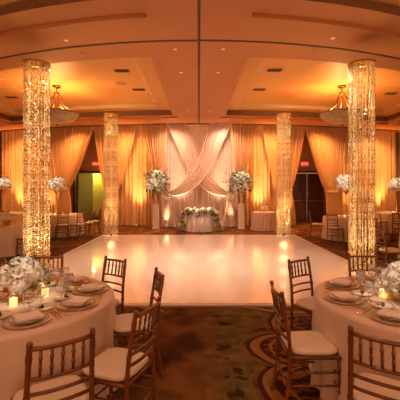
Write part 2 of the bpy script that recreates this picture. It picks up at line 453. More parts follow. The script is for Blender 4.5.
# exit signs
def exit_sign(x, label):
    y = ywall(x) - .06
    t = empty('exit_sign', (x, y, 2.95), 0, label, 'exit sign')
    a = MB(); a.box((0, .02, 0), (.38, .06, .22)); a.build('sign_box', M['exit'], t)
    cu = bpy.data.curves.new('exit_letters', 'FONT'); cu.body = 'EXIT'; cu.size = .17; cu.align_x = 'CENTER'; cu.align_y = 'CENTER'; cu.extrude = .004
    tmp = bpy.data.objects.new('tmp', cu); COL.objects.link(tmp)
    dg = bpy.context.evaluated_depsgraph_get(); me = bpy.data.meshes.new_from_object(tmp.evaluated_get(dg)); bpy.data.objects.remove(tmp)
    me.materials.clear(); me.materials.append(M['exittxt'])
    o = inst(me, 'lettering', t, (0, -.016, 0), (PI / 2, 0, 0))
exit_sign(-5.12, 'glowing red exit sign above the open left doorway')
exit_sign(5.28, 'glowing red exit sign above the closed dark double doors')

# ------------------------------------------------------------------ drapery
def pleat(rng):
    ph = rng.random() * 6; k1 = rng.uniform(.8, 1.2)
    return lambda t: math.sin(t + .7 * math.sin(t * .37 * k1 + ph)) + .35 * math.sin(2.3 * t + ph)
def flat_drape(name, x0, x1, z0, z1, off, m, label, pitch=.18, amp=.08, seed=1, cat='curtain'):
    rng = random.Random(seed); f = pleat(rng); N_ = int(abs(x1 - x0) / pitch)
    xc = (x0 + x1) / 2; o0 = Vector((xc, yw(xc) + off, 0))
    def P(u, v):
        x = x0 + (x1 - x0) * u; t = u * N_ * 2 * PI
        x += .03 * math.sin(t * .5 + v * 2) * v
        a = amp * (.6 + .5 * v)
        return (x - o0.x, yw(x) + off - a * f(t + .25 * math.sin(v * 3)) - o0.y, z1 + (z0 - z1) * v)
    b = MB().grid(P, N_ * 7, 6); o = b.build(name, m); o.location = o0
    return tag(o, label, cat)
def tied_drape(x0, x1, t0, t1, b0, b1, zt, off, m, label, z1=CZ - .02, seed=1, N_=None, power=.78, name='tied_drape', z0=.02):
    rng = random.Random(seed); f = pleat(rng); N_ = N_ or int(abs(x1 - x0) / .13)
    root = Vector(((t0 + t1) / 2, yw((t0 + t1) / 2) + off, 0))
    r = empty(name, root, 0, label, 'curtain')
    wt, wf = abs(x1 - x0), abs(t1 - t0)
    def P(u, v):
        s = v * v * (3 - 2 * v) if False else v
        x = (t0 + (t1 - t0) * u) + ((x0 + (x1 - x0) * u) - (t0 + (t1 - t0) * u)) * (1 - s) ** power
        t = u * N_ * 2 * PI; a = .078 * (1 - .45 * v)
        z = z1 + (zt - z1) * v
        return (x - root.x, yw(x) + off - a * f(t) - root.y - .05 * v, z)
    MB().grid(P, N_ * 7, 22).build('curtain_upper', m, r)
    def Q(u, v):
        e = 1 - (1 - v) ** 2
        x = (t0 + (t1 - t0) * u) + ((b0 + (b1 - b0) * u) - (t0 + (t1 - t0) * u)) * e
        t = u * N_ * 2 * PI; a = .042 + .03 * v
        return (x - root.x, yw(x) + off - a * f(t) - root.y - .05, zt + (z0 - zt) * v)
    MB().grid(Q, N_ * 7, 12).build('curtain_tail', m, r)
    q = (t0 + t1) / 2 - root.x; hwid = abs(t1 - t0) / 2 + .03
    MB().grid(lambda u, v: (q + hwid * math.cos(2 * PI * u), -.05 + .11 * math.sin(2 * PI * u), zt - .05 + .10 * v), 20, 2, True, True).build('tie_band', m, r)
    return r
# wall drapes left and right
flat_drape('wall_drape', -10.1, -6.35, .02, CZ - .02, .12, M['drape'], 'long amber pleated drape covering the wall at far left of the room', seed=2, pitch=.2)
flat_drape('wall_drape', 6.3, 10.1, .02, CZ - .02, .12, M['drape'], 'long amber pleated drape covering the wall right of the double doors', seed=3, pitch=.2)
tied_drape(-7.3, -4.86, -6.55, -6.12, -6.75, -5.98, 1.72, -.06, M['drape'], 'amber drape tied back at the left side of the open doorway', seed=4)
tied_drape(-4.90, -2.75, -4.35, -3.72, -4.5, -3.55, 1.65, -.06, M['drape'], 'amber drape tied back between the open doorway and the floral backdrop', seed=5)
tied_drape(4.92, 7.2, 5.95, 6.55, 6.0, 6.75, 1.60, -.06, M['drape'], 'amber drape tied back at the right side of the dark double doors', seed=6)
tied_drape(2.85, 4.95, 3.50, 4.25, 3.4, 4.45, 1.65, -.06, M['drape'], 'amber drape tied back at the left side of the dark double doors', seed=7)
# backdrop layers
flat_drape('backdrop_drape', -4.0, -2.30, .02, CZ - .02, .17, M['drape'], 'straight amber pleated backdrop drape behind the left crystal column', seed=8)
flat_drape('backdrop_drape', 2.30, 4.0, .02, CZ - .02, .17, M['drape'], 'straight amber pleated backdrop drape behind the cake table', seed=9)
flat_drape('backdrop_sheer', -2.4, 2.4, .02, CZ - .02, .34, M['sheer'], 'pale ivory pleated sheer behind the sweetheart table', seed=10, pitch=.13, amp=.04)
flat_drape('side_drape', -2.45, -1.75, .02, CZ - .02, .03, M['drape'], 'narrow amber drape falling behind the left white pedestal', seed=12, pitch=.12)
flat_drape('side_drape', 1.75, 2.45, .02, CZ - .02, .03, M['drape'], 'narrow amber drape falling behind the right white pedestal', seed=13, pitch=.12)
tied_drape(-2.62, -1.35, -1.95, -1.72, -2.1, -1.65, 2.0, -.20, M['drape'], 'amber drape gathered down to the left pedestal flowers', seed=14, N_=9, power=.9)
tied_drape(2.62, 1.35, 1.95, 1.72, 2.1, 1.65, 2.0, -.20, M['drape'], 'amber drape gathered down to the right pedestal flowers', seed=15, N_=9, power=.9)
# crossing swags
def interp(P, t):
    n = len(P) - 1; s = min(n - 1e-6, t * n); i = int(s); f = s - i
    p = [P[max(0, i - 1)], P[i], P[i + 1], P[min(n, i + 2)]]
    def cr(a, b, c, d): return .5 * ((2 * b) + (-a + c) * f + (2 * a - 5 * b + 4 * c - d) * f * f + (-a + 3 * b - 3 * c + d) * f ** 3)
    return cr(*[q[0] for q in p]), cr(*[q[1] for q in p])
def swag(sgn, off, label, seed):
    up = [(.50, 4.62), (.30, 4.0), (.04, 3.2), (-.35, 2.5), (-.85, 1.9), (-1.36, 1.50)]
    lo = [(1.48, 4.62), (1.10, 3.85), (.62, 2.78), (-.02, 1.84), (-.70, 1.44), (-1.36, 1.38)]
    rng = random.Random(seed); f = pleat(rng)
    r = empty('crossed_swag', (sgn * -1.36, 15.6 + off, 0), 0, label, 'curtain')
    def P(u, v):
        a = interp(up, v); b = interp(lo, v); x = a[0] + (b[0] - a[0]) * u; z = a[1] + (b[1] - a[1]) * u
        return (sgn * (x + 1.36), -.05 * f(u * 9 * 2 * PI) * (1 - .4 * v) - .10 * math.sin(PI * v), z)
    MB().grid(P, 72, 36).build('swag', M['sheer'], r)
    def Q(u, v):
        wd = .10 + .62 * v ** 1.3; x = (u - .5) * wd + .02
        return (sgn * x, -.045 * f(u * 6 * 2 * PI) - .05, 1.42 + (.02 - 1.42) * v)
    MB().grid(Q, 48, 14).build('swag_tail', M['sheer'], r)
swag(1, -.10, 'ivory swag crossing from upper right to the left tie in the backdrop', 21)
swag(-1, 0.02, 'ivory swag crossing from upper left to the right tie in the backdrop', 22)

# ------------------------------------------------------------------ chiavari chair
def chair_proto():
    r = empty('chiavari_chair', (0, 0, 0))
    tag(r, 'x', 'chair', 'gold brown banquet chairs around the tables')
    W = M['wood']; hw_ = .175
    def c(y, z): return y
    # cushion: rounded square
    def cp(u, v):
        a = 2 * PI * u; n = 4.5
        ca, sa = math.cos(a), math.sin(a)
        rr_ = (abs(ca) ** n + abs(sa) ** n) ** (-1 / n)
        k, z = [(0.02, .446), (.93, .446), (1.0, .458), (1.02, .470), (.98, .484), (.85, .494), (.5, .502), (.02, .505)][round(v * 7)]
        wx = .192 + .012 * sa
        return (ca * rr_ * wx * k, sa * rr_ * .185 * k, z)
    MB().grid(cp, 36, 7, True, True).build('seat_cushion', M['cushion'], r)
    a = MB()
    a.tube([(-.19, .18, .432), (.19, .18, .432), (.175, -.185, .432), (-.175, -.185, .432)], .016, closed=True); a.box((0, 0, .434), (.35, .35, .018)); a.build('seat_frame', W, r)
    for s in (-1, 1):
        MB().turned((s * .185, .175, .44), (s * .19, .19, .005), .0145, 4).build('leg', W, r)
        pts = [(s * .178, -.245, .0), (s * .176, -.205, .22), (s * .174, -.19, .44), (s * .168, -.205, .62), (s * .160, -.25, .905)]
        P_ = []; rs = []
        for i in range(33):
            t = i / 32; q = t * 4; k = min(3, int(q)); f = q - k
            P_.append(Vector(pts[k]).lerp(Vector(pts[k + 1]), f)); rs.append(.0150 if i % 6 else .0185)
        P_.append(Vector((s * .160, -.252, .915))); rs.append(.0175); P_.append(Vector((s * .160, -.253, .925))); rs.append(.012)
        MB().tube(P_, rs, 8).build('back_post', W, r)
    def yb(z): return -.19 - .06 * max(0, (z - .5)) / .40
    def bow(z, rad, nm):
        wz = .160 + .010 * (.9 - z) / .35
        MB().tube([(x * wz, yb(z) - .022 * (1 - x * x), z) for x in [-1, -.66, -.33, 0, .33, .66, 1]], rad, 8).build(nm, W, r)
    bow(.885, .0135, 'top_rail'); bow(.72, .011, 'back_rail'); bow(.635, .011, 'back_rail'); bow(.56, .011, 'back_rail')
    for x in (-.67, -.335, 0, .335, .67):
        o = -.022 * (1 - x * x)
        MB().turned((x * .165, yb(.72) + o, .72), (x * .160, yb(.885) + o, .885), .0085, 2, 6).build('spindle', W, r)
    for z in (.22, .32):
        for s in (-1, 1): MB().turned((s * .187, .18, z), (s * .176, -.20, z), .0085, 3, 6).build('stretcher', W, r)
    for z in (.20, .29): MB().turned((-.187, .182, z), (.187, .182, z), .0085, 3, 6).build('stretcher', W, r)
    MB().turned((-.176, -.208, .24), (.176, -.208, .24), .0085, 3, 6).build('stretcher', W, r)
    return r
chair0 = chair_proto(); used = [False]
CH = []
def place_chair(bx, by, fx, fy, label, scale=1.0, z=0):
    """bx,by: where the top of the back stands; fx,fy: the way the chair faces"""
    l = math.hypot(fx, fy); fx /= l; fy /= l; rz = math.atan2(fy, fx) - PI / 2
    loc = (bx + .25 * fx * scale, by + .25 * fy * scale, z)
    if not used[0]:
        used[0] = True; chair0.location = loc; chair0.rotation_euler = (0, 0, rz); chair0['label'] = label; c = chair0
    else: c = dup(chair0, loc, rz, label)
    c.scale = (scale,) * 3; CH.append(c); return c
LT = Vector((-1.60, 2.99)); RT = Vector((1.87, 2.97)); TR = .85
place_chair(-.725, 1.86, -.56, .83, 'banquet chair seen from behind at the front of the left table')
place_chair(-.345, 2.38, -.92, .36, 'banquet chair at the right of the left table nearest the camera, seat facing left')
place_chair(-.375, 3.32, -.95, -.30, 'banquet chair behind the near right chair of the left table, back edge-on')
place_chair(-.95, 3.98, -.56, -.83, 'banquet chair facing the camera beyond the right rim of the left table')
place_chair(-1.79, 4.16, .08, -1, 'banquet chair beyond the left table behind its white roses')
place_chair(1.125, 3.95, .56, -.83, 'banquet chair facing the camera beyond the left rim of the right table')
place_chair(.622, 2.80, 1, .04, 'banquet chair at the left of the right table, seen side-on with a full seat')
place_chair(.99, 1.89, .57, .82, 'banquet chair seen from behind at the front of the right table')
place_chair(1.97, 4.22, 0, -1, 'banquet chair beyond the right table in front of the crystal column')
place_chair(3.62, 7.05, 1, .05, 'banquet chair turned right, standing just right of the near right crystal column')

# ------------------------------------------------------------------ tables
def tablecloth(x, y, r, label, m, seed=1, folds=15, h=.76, name='tablecloth', group=None, amp=.03, fl=.03):
    rng = random.Random(seed); ph = rng.random() * 6; N_ = 180
    prof = [(0, h), (.4, h), (.8, h), (.95, h), (.985, h - .002), (1.0, h - .012), (1.004, h - .03), (1.006, h - .10), (1.01, h - .22), (1.015, h - .40), (1.02, h - .58), (1.03, .015)]
    def P(u, v):
        k, z = prof[round(v * 11)]; a = 2 * PI * u; q = max(0, (h - .02 - z) / h)
        w = math.sin(folds * a + ph + 1.2 * math.sin(3 * a + ph)) + .5 * math.sin(folds * 1.7 * a // 1 * 0 + (folds + 7) * a + 2 * ph)
        rr_ = r * k + q ** .7 * (amp * w - .0 + fl * q * .3)
        return (rr_ * math.cos(a) if k else .001 * math.cos(a), rr_ * math.sin(a) if k else .001 * math.sin(a), z)
    o = MB().grid(P, N_, 11, True, True).build(name, m); o.location = (x, y, 0)
    return tag(o, label, 'tablecloth', group)
def table(x, y, r, label, h=.75, name='round_table', group=None):
    t = empty(name, (x, y, 0), 0, label, 'table', group)
    MB().lathe([(r - .02, h - .03), (r - .015, h - .01), (r - .02, h - .004)], n=40).build('tabletop', M['blackmetal'], t)
    MB().lathe([(.04, .04), (.035, h - .03)], n=12).build('pedestal', M['blackmetal'], t)
    MB().lathe([(.30, .005), (.28, .03), (.05, .05)], n=20).build('base', M['blackmetal'], t)
    return t
table(LT.x, LT.y, TR, 'round banquet table under the cloth in the left foreground')
tablecloth(LT.x, LT.y, TR, 'champagne satin cloth falling to the carpet from the left foreground table', M['cloth'], 3, 23, amp=.020)
table(RT.x, RT.y, TR, 'round banquet table under the cloth in the right foreground')
tablecloth(RT.x, RT.y, TR, 'champagne satin cloth falling to the carpet from the right foreground table', M['cloth'], 4, 23, amp=.020)

# place setting prototypes
H = .762
def proto(fn): return fn
def p_charger():
    t = empty('charger_plate'); MB().lathe([(.06, .0), (.11, .003), (.155, .012), (.157, .014), (.15, .013), (.11, .007), (.001, .006)], n=36, capt=False).build('plate', M['amberglass'], t)
    MB().lathe([(.146, .0145), (.160, .0165), (.1605, .0155), (.150, .0125)], n=36, capb=False, capt=False).build('gold_rim', M['goldrim'], t); return tag(t, 'x', 'plate', 'gold rimmed chargers on the foreground tables')
def p_plate():
    t = empty('dinner_plate'); MB().lathe([(.045, .0), (.08, .003), (.112, .014), (.113, .016), (.105, .013), (.075, .006), (.001, .006)], n=32, capt=False).build('plate', M['china'], t)
    MB().lathe([(.107, .0150), (.1145, .0180), (.115, .0165), (.108, .0130)], n=32, capb=False, capt=False).build('gold_rim', M['goldrim'], t); return tag(t, 'x', 'plate', 'white plates on the foreground tables')
def p_napkin():
    a = MB()
    for k, (w, d) in enumerate(((.175, .15), (.172, .147), (.169, .144))):
        a.grid(lambda u, v, k=k, w=w, d=d: ((u - .5) * w + .002 * k, (v - .5) * d, .004 + .004 * k + .003 * math.sin(PI * v) + .0015 * math.sin(7 * u + k)), 8, 6)
    a.box((0, 0, .004), (.172, .145, .006))
    return tag(a.build('folded_napkin', M['napkin']), 'x', 'napkin', 'folded napkins on the foreground tables')
def p_fork():
    a = MB(); a.tube([(0, -.09, .004), (0, -.03, .006), (0, .03, .009), (0, .045, .008)], [.0045, .0028, .0028, .006], 6)
    for x in (-.008, -.0027, .0027, .008): a.tube([(x * .7, .045, .008), (x, .06, .006), (x, .095, .010)], .0018, 5)
    a.box((0, .05, .0075), (.019, .014, .002)); return tag(a.build('fork', M['gold']), 'x', 'fork')
def p_knife():
    a = MB(); a.tube([(0, -.10, .005), (0, -.02, .006), (0, 0, .005)], [.005, .0055, .004], 6)
    a.grid(lambda u, v: ((-.007 + .016 * v * (1 - .8 * max(0, u - .7) / .3)), .0 + .11 * u, .0045 + .001 * v), 8, 2); a.box((0, .05, .0035), (.011, .095, .0015)); return tag(a.build('table_knife', M['gold']), 'x', 'knife')
def p_spoon():
    a = MB(); a.tube([(0, -.09, .004), (0, -.02, .005), (0, .04, .008)], [.0045, .0028, .0028], 6)
    a.ball((0, .062, .008), .022, 12, 6, (.75, 1.1, .22)); return tag(a.build('spoon', M['gold']), 'x', 'spoon')
def p_wine(h=.20, r=.038, nm='wine_glass'):
    t = empty(nm)
    MB().lathe([(.034, .0), (.034, .002), (.006, .006), (.004, .012)], n=20, capt=False).build('foot', M['glass'], t)
    MB().lathe([(.004, .010), (.0035, h * .45)], n=10).build('stem', M['glass'], t)
    MB().lathe([(.004, h * .45), (r * .55, h * .48), (r * .93, h * .60), (r, h * .72), (r * .93, h * .88), (r * .82, h), (r * .80, h), (r * .90, h * .88), (r * .96, h * .72), (r * .88, h * .61), (r * .5, h * .50), (.002, h * .475)], n=24, capb=False, capt=False).build('bowl', M['glass'], t)
    MB().lathe([(r * .83, h - .001), (r * .84, h + .0012), (r * .80, h + .0012), (r * .79, h - .001)], n=24, capb=False, capt=False).build('gold_rim', M['goldrim'], t)
    return tag(t, 'x', 'glass', 'stemmed glasses on the foreground tables')
def p_votive():
    t = empty('votive_candle')
    MB().lathe([(.026, 0), (.030, .003), (.031, .065), (.029, .066), (.028, .006), (.001, .005)], n=20, capt=False).build('glass_cup', M['votive'], t)
    MB().lathe([(.024, .008), (.024, .042)], n=16).build('candle', M['wax'], t)
    MB().lathe([(.001, .043), (.005, .050), (.0055, .056), (.003, .066), (.0005, .074)], n=8).build('flame', M['flame'], t)
    return tag(t, 'x', 'candle', 'votive candles on the tables')
def p_bread():
    t = empty('side_plate'); MB().lathe([(.04, .0), (.06, .003), (.088, .012), (.089, .014), (.082, .012), (.06, .006), (.001, .006)], n=28, capt=False).build('plate', M['china'], t)
    MB().lathe([(.084, .013), (.0905, .0155), (.091, .014), (.086, .0115)], n=28, capb=False, capt=False).build('gold_rim', M['goldrim'], t); return tag(t, 'x', 'plate', 'small side plates on the foreground tables')
def p_truffle():
    a = MB(); a.ball((0, 0, .012), .013, 10, 6, (1, 1, .9)); a.ball((.014, .010, .009), .009, 8, 5); a.tube([(0, 0, .02), (.012, -.01, .03)], .003, 6)
    return tag(a.build('chocolate_bite', M['butter']), 'x', 'dessert')
PR = {k: f() for k, f in dict(charger=p_charger, plate=p_plate, napkin=p_napkin, fork=p_fork, knife=p_knife, spoon=p_spoon, wine=p_wine,
      water=lambda: p_wine(.165, .043, 'water_goblet'), votive=p_votive, bread=p_bread, bite=p_truffle).items()}
first = set()
def put(k, x, y, z, rz, label):
    o = PR[k]
    if k in first: return dup(o, (x, y, z), rz, label)
    first.add(k); o.location = (x, y, z); o.rotation_euler = (0, 0, rz); o['label'] = label; return o
def setting(c, ang, where, bread=True):
    a = math.radians(ang); d = Vector((math.cos(a), math.sin(a))); t = Vector((d.y, -d.x)) * -1   # t: to the diner's right when facing the centre
    t = Vector((-d.y, d.x))
    rz = math.atan2(-d.y, -d.x) - PI / 2
    def at(rad, side): p = c + d * rad + t * side; return p.x, p.y
    x, y = at(.645, 0)
    put('charger', x, y, H, rz, 'gold rimmed charger ' + where)
    put('plate', x, y, H + .0155, rz, 'dinner plate ' + where)
    put('napkin', x, y, H + .031, rz + .06, 'folded napkin ' + where)
    put('fork', *at(.64, -.185), H, rz, 'inner gold fork ' + where)
    put('fork', *at(.64, -.215), H, rz, 'outer gold fork ' + where)
    put('knife', *at(.64, .185), H, rz, 'gold knife ' + where)
    put('spoon', *at(.64, .212), H, rz, 'gold spoon ' + where)
    put('wine', *at(.43, .14), H, 0, 'tall wine glass ' + where)
    put('water', *at(.46, .045), H, 0, 'round water goblet ' + where)
    if bread:
        x, y = at(.42, -.15)
        put('bread', x, y, H, 0, 'small side plate ' + where)
        put('bite', x + .01, y, H + .008, R.random() * 6, 'dark chocolate bite ' + where)
setting(LT, -53, 'at the camera side of the left table')
setting(LT, -15, 'at the right edge of the left table, nearest the camera')
setting(LT, 21, 'at the right edge of the left table, second from the camera')
setting(LT, 57, 'at the far right rim of the left table')
setting(LT, 93, 'at the far rim of the left table behind the roses')
setting(RT, 223, 'at the camera side of the right table')
setting(RT, 181, 'at the left edge of the right table')
setting(RT, 139, 'at the far left rim of the right table')
setting(RT, 97, 'at the far rim of the right table')
put('votive', -1.485, 2.80, H, 0, 'lit votive candle in front of the gold rose bowl, left table')
put('votive', -1.345, 3.06, H, 0, 'lit votive candle right of the gold rose bowl, left table')
put('votive', 1.60, 3.04, H, 0, 'lit votive candle left of the gold lily bowl, right table')
put('votive', 1.80, 2.74, H, 0, 'lit votive candle in front of the gold lily bowl, right table')

# ------------------------------------------------------------------ flowers
def rose_mesh(m, seed, petals=16):
    rng = random.Random(seed); a = MB()
    for k in range(petals):
        t = k / petals; an = k * 2.4; op = .15 + .95 * t; ln = .5 + .5 * t; wd = .35 + .35 * t
        def P(u, v, an=an, op=op, ln=ln, wd=wd):
            w = (u - .5) * 2 * wd * math.sin(PI * (.15 + .75 * v)); out = .08 + ln * math.sin(op * v * 1.3) ; z = ln * math.cos(op * v * 1.1) * v * .9 - .25 * op * v * v * (v > .6)
            an2 = an + w / max(.25, out) * .9
            return (out * math.cos(an2), out * math.sin(an2), z - .1)
        a.grid(P, 4, 4)
    return a.mesh('rose_bloom', m)
def hydrangea_mesh(m, seed, n=44):
    rng = random.Random(seed); a = MB()
    for k in range(n):
        z = 1 - 1.7 * (k + .5) / n; r_ = math.sqrt(max(0, 1 - z * z)); an = k * 2.39996
        c = Vector((r_ * math.cos(an), r_ * math.sin(an), z)) * (.88 + .14 * rng.random()); u, w = basis(c); sp = rng.random() * 2
        for q in range(4):
            t = sp + q * PI / 2; d = u * math.cos(t) + w * math.sin(t); e = u * -math.sin(t) + w * math.cos(t); nn = c.normalized()
            b = len(a.v); a.v += [c, c + d * .13 + e * .11 + nn * .03, c + d * .27 + nn * .06, c + d * .13 - e * .11 + nn * .03]
            a.face([b, b + 1, b + 2, b + 3])
    a.ball((0, 0, 0), .8, 12, 8)
    return a.mesh('hydrangea_head', m)
def lily_mesh(m, seed):
    rng = random.Random(seed); a = MB()
    for k in range(6):
        an = k * PI / 3 + rng.uniform(-.1, .1)
        def P(u, v, an=an, k=k):
            w = (u - .5) * .62 * math.sin(PI * min(1, .08 + v * .92)) ; out = .1 + .95 * v; z = .55 * math.sin(v * 2.3) - .1 * abs(u - .5) * 2 + .04 * (k % 2)
            return (out * math.cos(an) - w * math.sin(an), out * math.sin(an) + w * math.cos(an), z + .25 * (abs(u - .5) * 2) ** 2 * v * (1 - v) * 3)
        a.grid(P, 4, 7)
    return a.mesh('lily_bloom', m)
ROSES = [rose_mesh(M['petal'], 1), rose_mesh(M['petalwhite'], 2, 20), rose_mesh(M['petalpink'], 3)]
HYD = [hydrangea_mesh(M['petal'], 1), hydrangea_mesh(M['petalwhite'], 2)]
LIL = [lily_mesh(M['petalwhite'], 1), lily_mesh(M['petalwhite'], 5)]
def leaves(parent, c, rx, rz_, n, ln, wd, m, seed=0, up=.2, name='foliage', lo=-.6):
    rng = random.Random(seed); a = MB()
    for k in range(n):
        z = rng.uniform(lo, 1); an = rng.random() * 2 * PI; r_ = math.sqrt(max(0, 1 - z * z))
        d = Vector((r_ * math.cos(an), r_ * math.sin(an), z)); p = Vector((c[0] + d.x * rx * .92, c[1] + d.y * rx * .92, c[2] + d.z * rz_ * .92))
        dd = (d + Vector((rng.uniform(-.5, .5), rng.uniform(-.5, .5), rng.uniform(-.3, .5) + up))).normalized(); u, w = basis(dd)
        l_ = ln * rng.uniform(.6, 1.3)
        b = len(a.v); a.v += [p, p + dd * l_ * .4 + u * wd, p + dd * l_ * .8 + u * wd * .6 + w * l_ * .12, p + dd * l_ + w * l_ * .2, p + dd * l_ * .8 - u * wd * .6 + w * l_ * .12, p + dd * l_ * .4 - u * wd, p + dd * l_ * .45 + w * .004]
        for q in ((0, 1, 6), (1, 2, 6), (2, 3, 6), (3, 4, 6), (4, 5, 6), (5, 0, 6)): a.face([b + i for i in q], True)
    return a.build(name, m, parent)
def sprigs(parent, c, n, ln, m, seed=0, spread=.8, name='branch_spray', r=.004, lw=.012, lift=.35):
    rng = random.Random(seed); a = MB()
    for k in range(n):
        an = rng.random() * 2 * PI; d = Vector((math.cos(an) * spread * rng.uniform(.4, 1), math.sin(an) * spread * rng.uniform(.3, 1), lift + rng.random())).normalized()
        l_ = ln * rng.uniform(.6, 1.1); c0 = Vector(c); mid = c0 + d * l_ * .5 + Vector((0, 0, .03)); e = c0 + d * l_ + Vector((0, 0, -.04))
        a.tube([c0, mid, e], [r, r * .8, r * .4], 4)
        for q in range(12):
            t = .3 + .7 * q / 12; p = (c0.lerp(mid, t * 2) if t < .5 else mid.lerp(e, t * 2 - 1)); u, w = basis(d); s = (-1) ** q
            dd = (d * .5 + u * s * .8 + w * rng.uniform(-.5, .5)).normalized(); b = len(a.v)
            x_, y_ = basis(dd); L2 = lw * 3
            a.v += [p, p + dd * L2 * .5 + x_ * lw, p + dd * L2, p + dd * L2 * .5 - x_ * lw]; a.face([b, b + 1, b + 2, b + 3])
    return a.build(name, m, parent)
def blooms(parent, c, rx, ry, rz_, n, size, pool, name, seed, lo=-.35, jit=.12):
    rng = random.Random(seed)
    for k in range(n):
        z = 1 - (1 - lo) * (k + .5) / n; an = k * 2.39996 + rng.uniform(-.2, .2); r_ = math.sqrt(max(0, 1 - z * z)); q = 1 + rng.uniform(-jit, jit)
        d = Vector((r_ * math.cos(an), r_ * math.sin(an), z))
        me = rng.choice(pool)
        o = inst(me, name, parent, (c[0] + d.x * rx * q, c[1] + d.y * ry * q, c[2] + d.z * rz_ * q), (0, 0, 0), size * rng.uniform(.85, 1.2))
        o.rotation_euler = d.to_track_quat('Z', 'Y').to_euler()
def bowl(parent, r, h, m=None, nm='bowl'):
    MB().lathe([(r * .55, 0), (r * .6, .006), (r * .9, h * .5), (r, h * .95), (r * 1.02, h), (r * .96, h), (r * .88, h * .55), (.01, h * .2)], n=36, capt=False).build(nm, m or M['gold'], parent)
# left centrepiece: roses and hydrangea in a gold bowl
t = empty('rose_centrepiece', (-1.54, 3.02, H), 0, 'dome of cream roses and hydrangeas in a gold bowl on the left foreground table', 'flowers')
bowl(t, .155, .085)
blooms(t, (0, 0, .14), .135, .135, .15, 12, .060, HYD, 'hydrangea', 3, lo=-.15)
blooms(t, (0, 0, .145), .155, .155, .165, 26, .046, ROSES, 'rose', 5, lo=-.25)
leaves(t, (0, 0, .14), .205, .20, 90, .06, .016, M['leaf'], 6, 0, lo=-.3)
t = empty('lily_centrepiece', (1.74, 2.97, H), 0, 'mound of white lilies in a gold bowl on the right foreground table', 'flowers')
bowl(t, .16, .085)
blooms(t, (0, 0, .13), .11, .11, .12, 12, .055, HYD, 'hydrangea', 13, lo=-.1)
blooms(t, (0, 0, .135), .145, .145, .16, 40, .050, LIL, 'lily', 15, lo=-.2)
leaves(t, (0, 0, .13), .20, .19, 70, .07, .014, M['leaf'], 16, .1, lo=-.3)

# tall pedestal arrangements either side
def pedestal(x, side):
    p = empty('white_pedestal', (x, 14.95, 0), 0, 'slim white pedestal standing %s of the sweetheart table' % side, 'pedestal')
    MB().box((0, 0, .03), (.29, .29, .06)).build('base', M['pedestal'], p)
    MB().box((0, 0, .55), (.25, .25, .98)).build('shaft', M['pedestal'], p)
    MB().box((0, 0, 1.055), (.28, .28, .03)).build('cap', M['pedestal'], p)
    f = empty('pedestal_flowers', (x, 14.95, 1.07), 0, 'large white flower and branch arrangement on the %s pedestal' % side, 'flowers')
    MB().lathe([(.07, 0), (.05, .02), (.045, .10), (.075, .30), (.10, .44), (.09, .44), (.06, .28), (.02, .1)], n=20, capt=False).build('vase', M['goldrim'], f)
    blooms(f, (0, 0, .88), .37, .32, .42, 58, .11, LIL + HYD + ROSES[:2], 'bloom', 31 + int(x), lo=-.6, jit=.2)
    leaves(f, (0, 0, .86), .50, .50, 260, .18, .04, M['leaf'], 33 + int(x), 0)
    sprigs(f, (0, 0, .80), 34, .95, M['leaf'], 35 + int(x), 1.1, lw=.032, lift=.0)
    sprigs(f, (0, 0, .42), 8, .30, M['palefoliage'], 37 + int(x), 1.2, name='trailing_greenery', lw=.03, lift=-.9)
pedestal(-1.84, 'left'); pedestal(1.80, 'right')
for sx, side in ((-1, 'left'), (1, 'right')):
    f = empty('tieback_flowers', (sx * 1.37, 15.22, 1.40), 0, 'small bouquet pinned where the swag is tied, %s side of the backdrop' % side, 'flowers')
    blooms(f, (0, 0, 0), .14, .09, .15, 18, .065, HYD + ROSES, 'bloom', 41 + sx, lo=-.9, jit=.2)
    leaves(f, (0, 0, 0), .2, .2, 50, .12, .022, M['palefoliage'], 43 + sx, .1, lo=-1)
    sprigs(f, (0, 0, 0), 6, .35, M['leaf'], 45 + sx, .7, lw=.016)

# sweetheart table
table(.03, 14.1, .50, 'small round table under the white cloth in front of the backdrop', name='sweetheart_table')
tablecloth(.03, 14.1, .52, 'white satin cloth gathered in folds on the sweetheart table', M['whitecloth'], 6, 13, amp=.035)
g = empty('floral_garland', (.03, 14.1, H), 0, 'white flower and greenery garland draped over the sweetheart table', 'flowers')
rng = random.Random(51)
gp = []
for i in range(44):                                   # along the top front edge
    a = math.radians(185 + i * 170 / 43); gp.append((.52 * math.cos(a), .52 * math.sin(a), rng.uniform(-.07, .15)))
for s in (-1, 1):
    for i in range(18):
        z = .06 - i * .043; gp.append((s * (.60 + .12 * (i / 12) ** 1.3 + rng.uniform(-.11, .11)), -.16 + rng.uniform(-.1, .1), z))
for i, p in enumerate(gp):
    o = inst(rng.choice(HYD + LIL + ROSES), 'bloom', g, p, (rng.uniform(.2, 1.3), 0, rng.random() * 6), rng.uniform(.075, .105))
for i in range(16):
    o = inst(rng.choice(HYD + ROSES), 'bloom', g, (rng.uniform(-.42, .42), rng.uniform(-.4, .1), .08), (.6, 0, rng.random() * 6), .10)
a = MB()
for i, p in enumerate(gp * 7):
    c = Vector(p); d = Vector((rng.uniform(-1, 1), rng.uniform(-1, .3), rng.uniform(-1, .6))).normalized(); u, w = basis(d); ln = rng.uniform(.12, .22); b = len(a.v)
    a.v += [c, c + d * ln * .5 + u * .026, c + d * ln, c + d * ln * .5 - u * .026]; a.face([b, b + 1, b + 2, b + 3])
a.v = [v if v.z > -.75 else Vector((v.x, v.y, -.75)) for v in a.v]
a.build('greenery', M['leaf'], g)

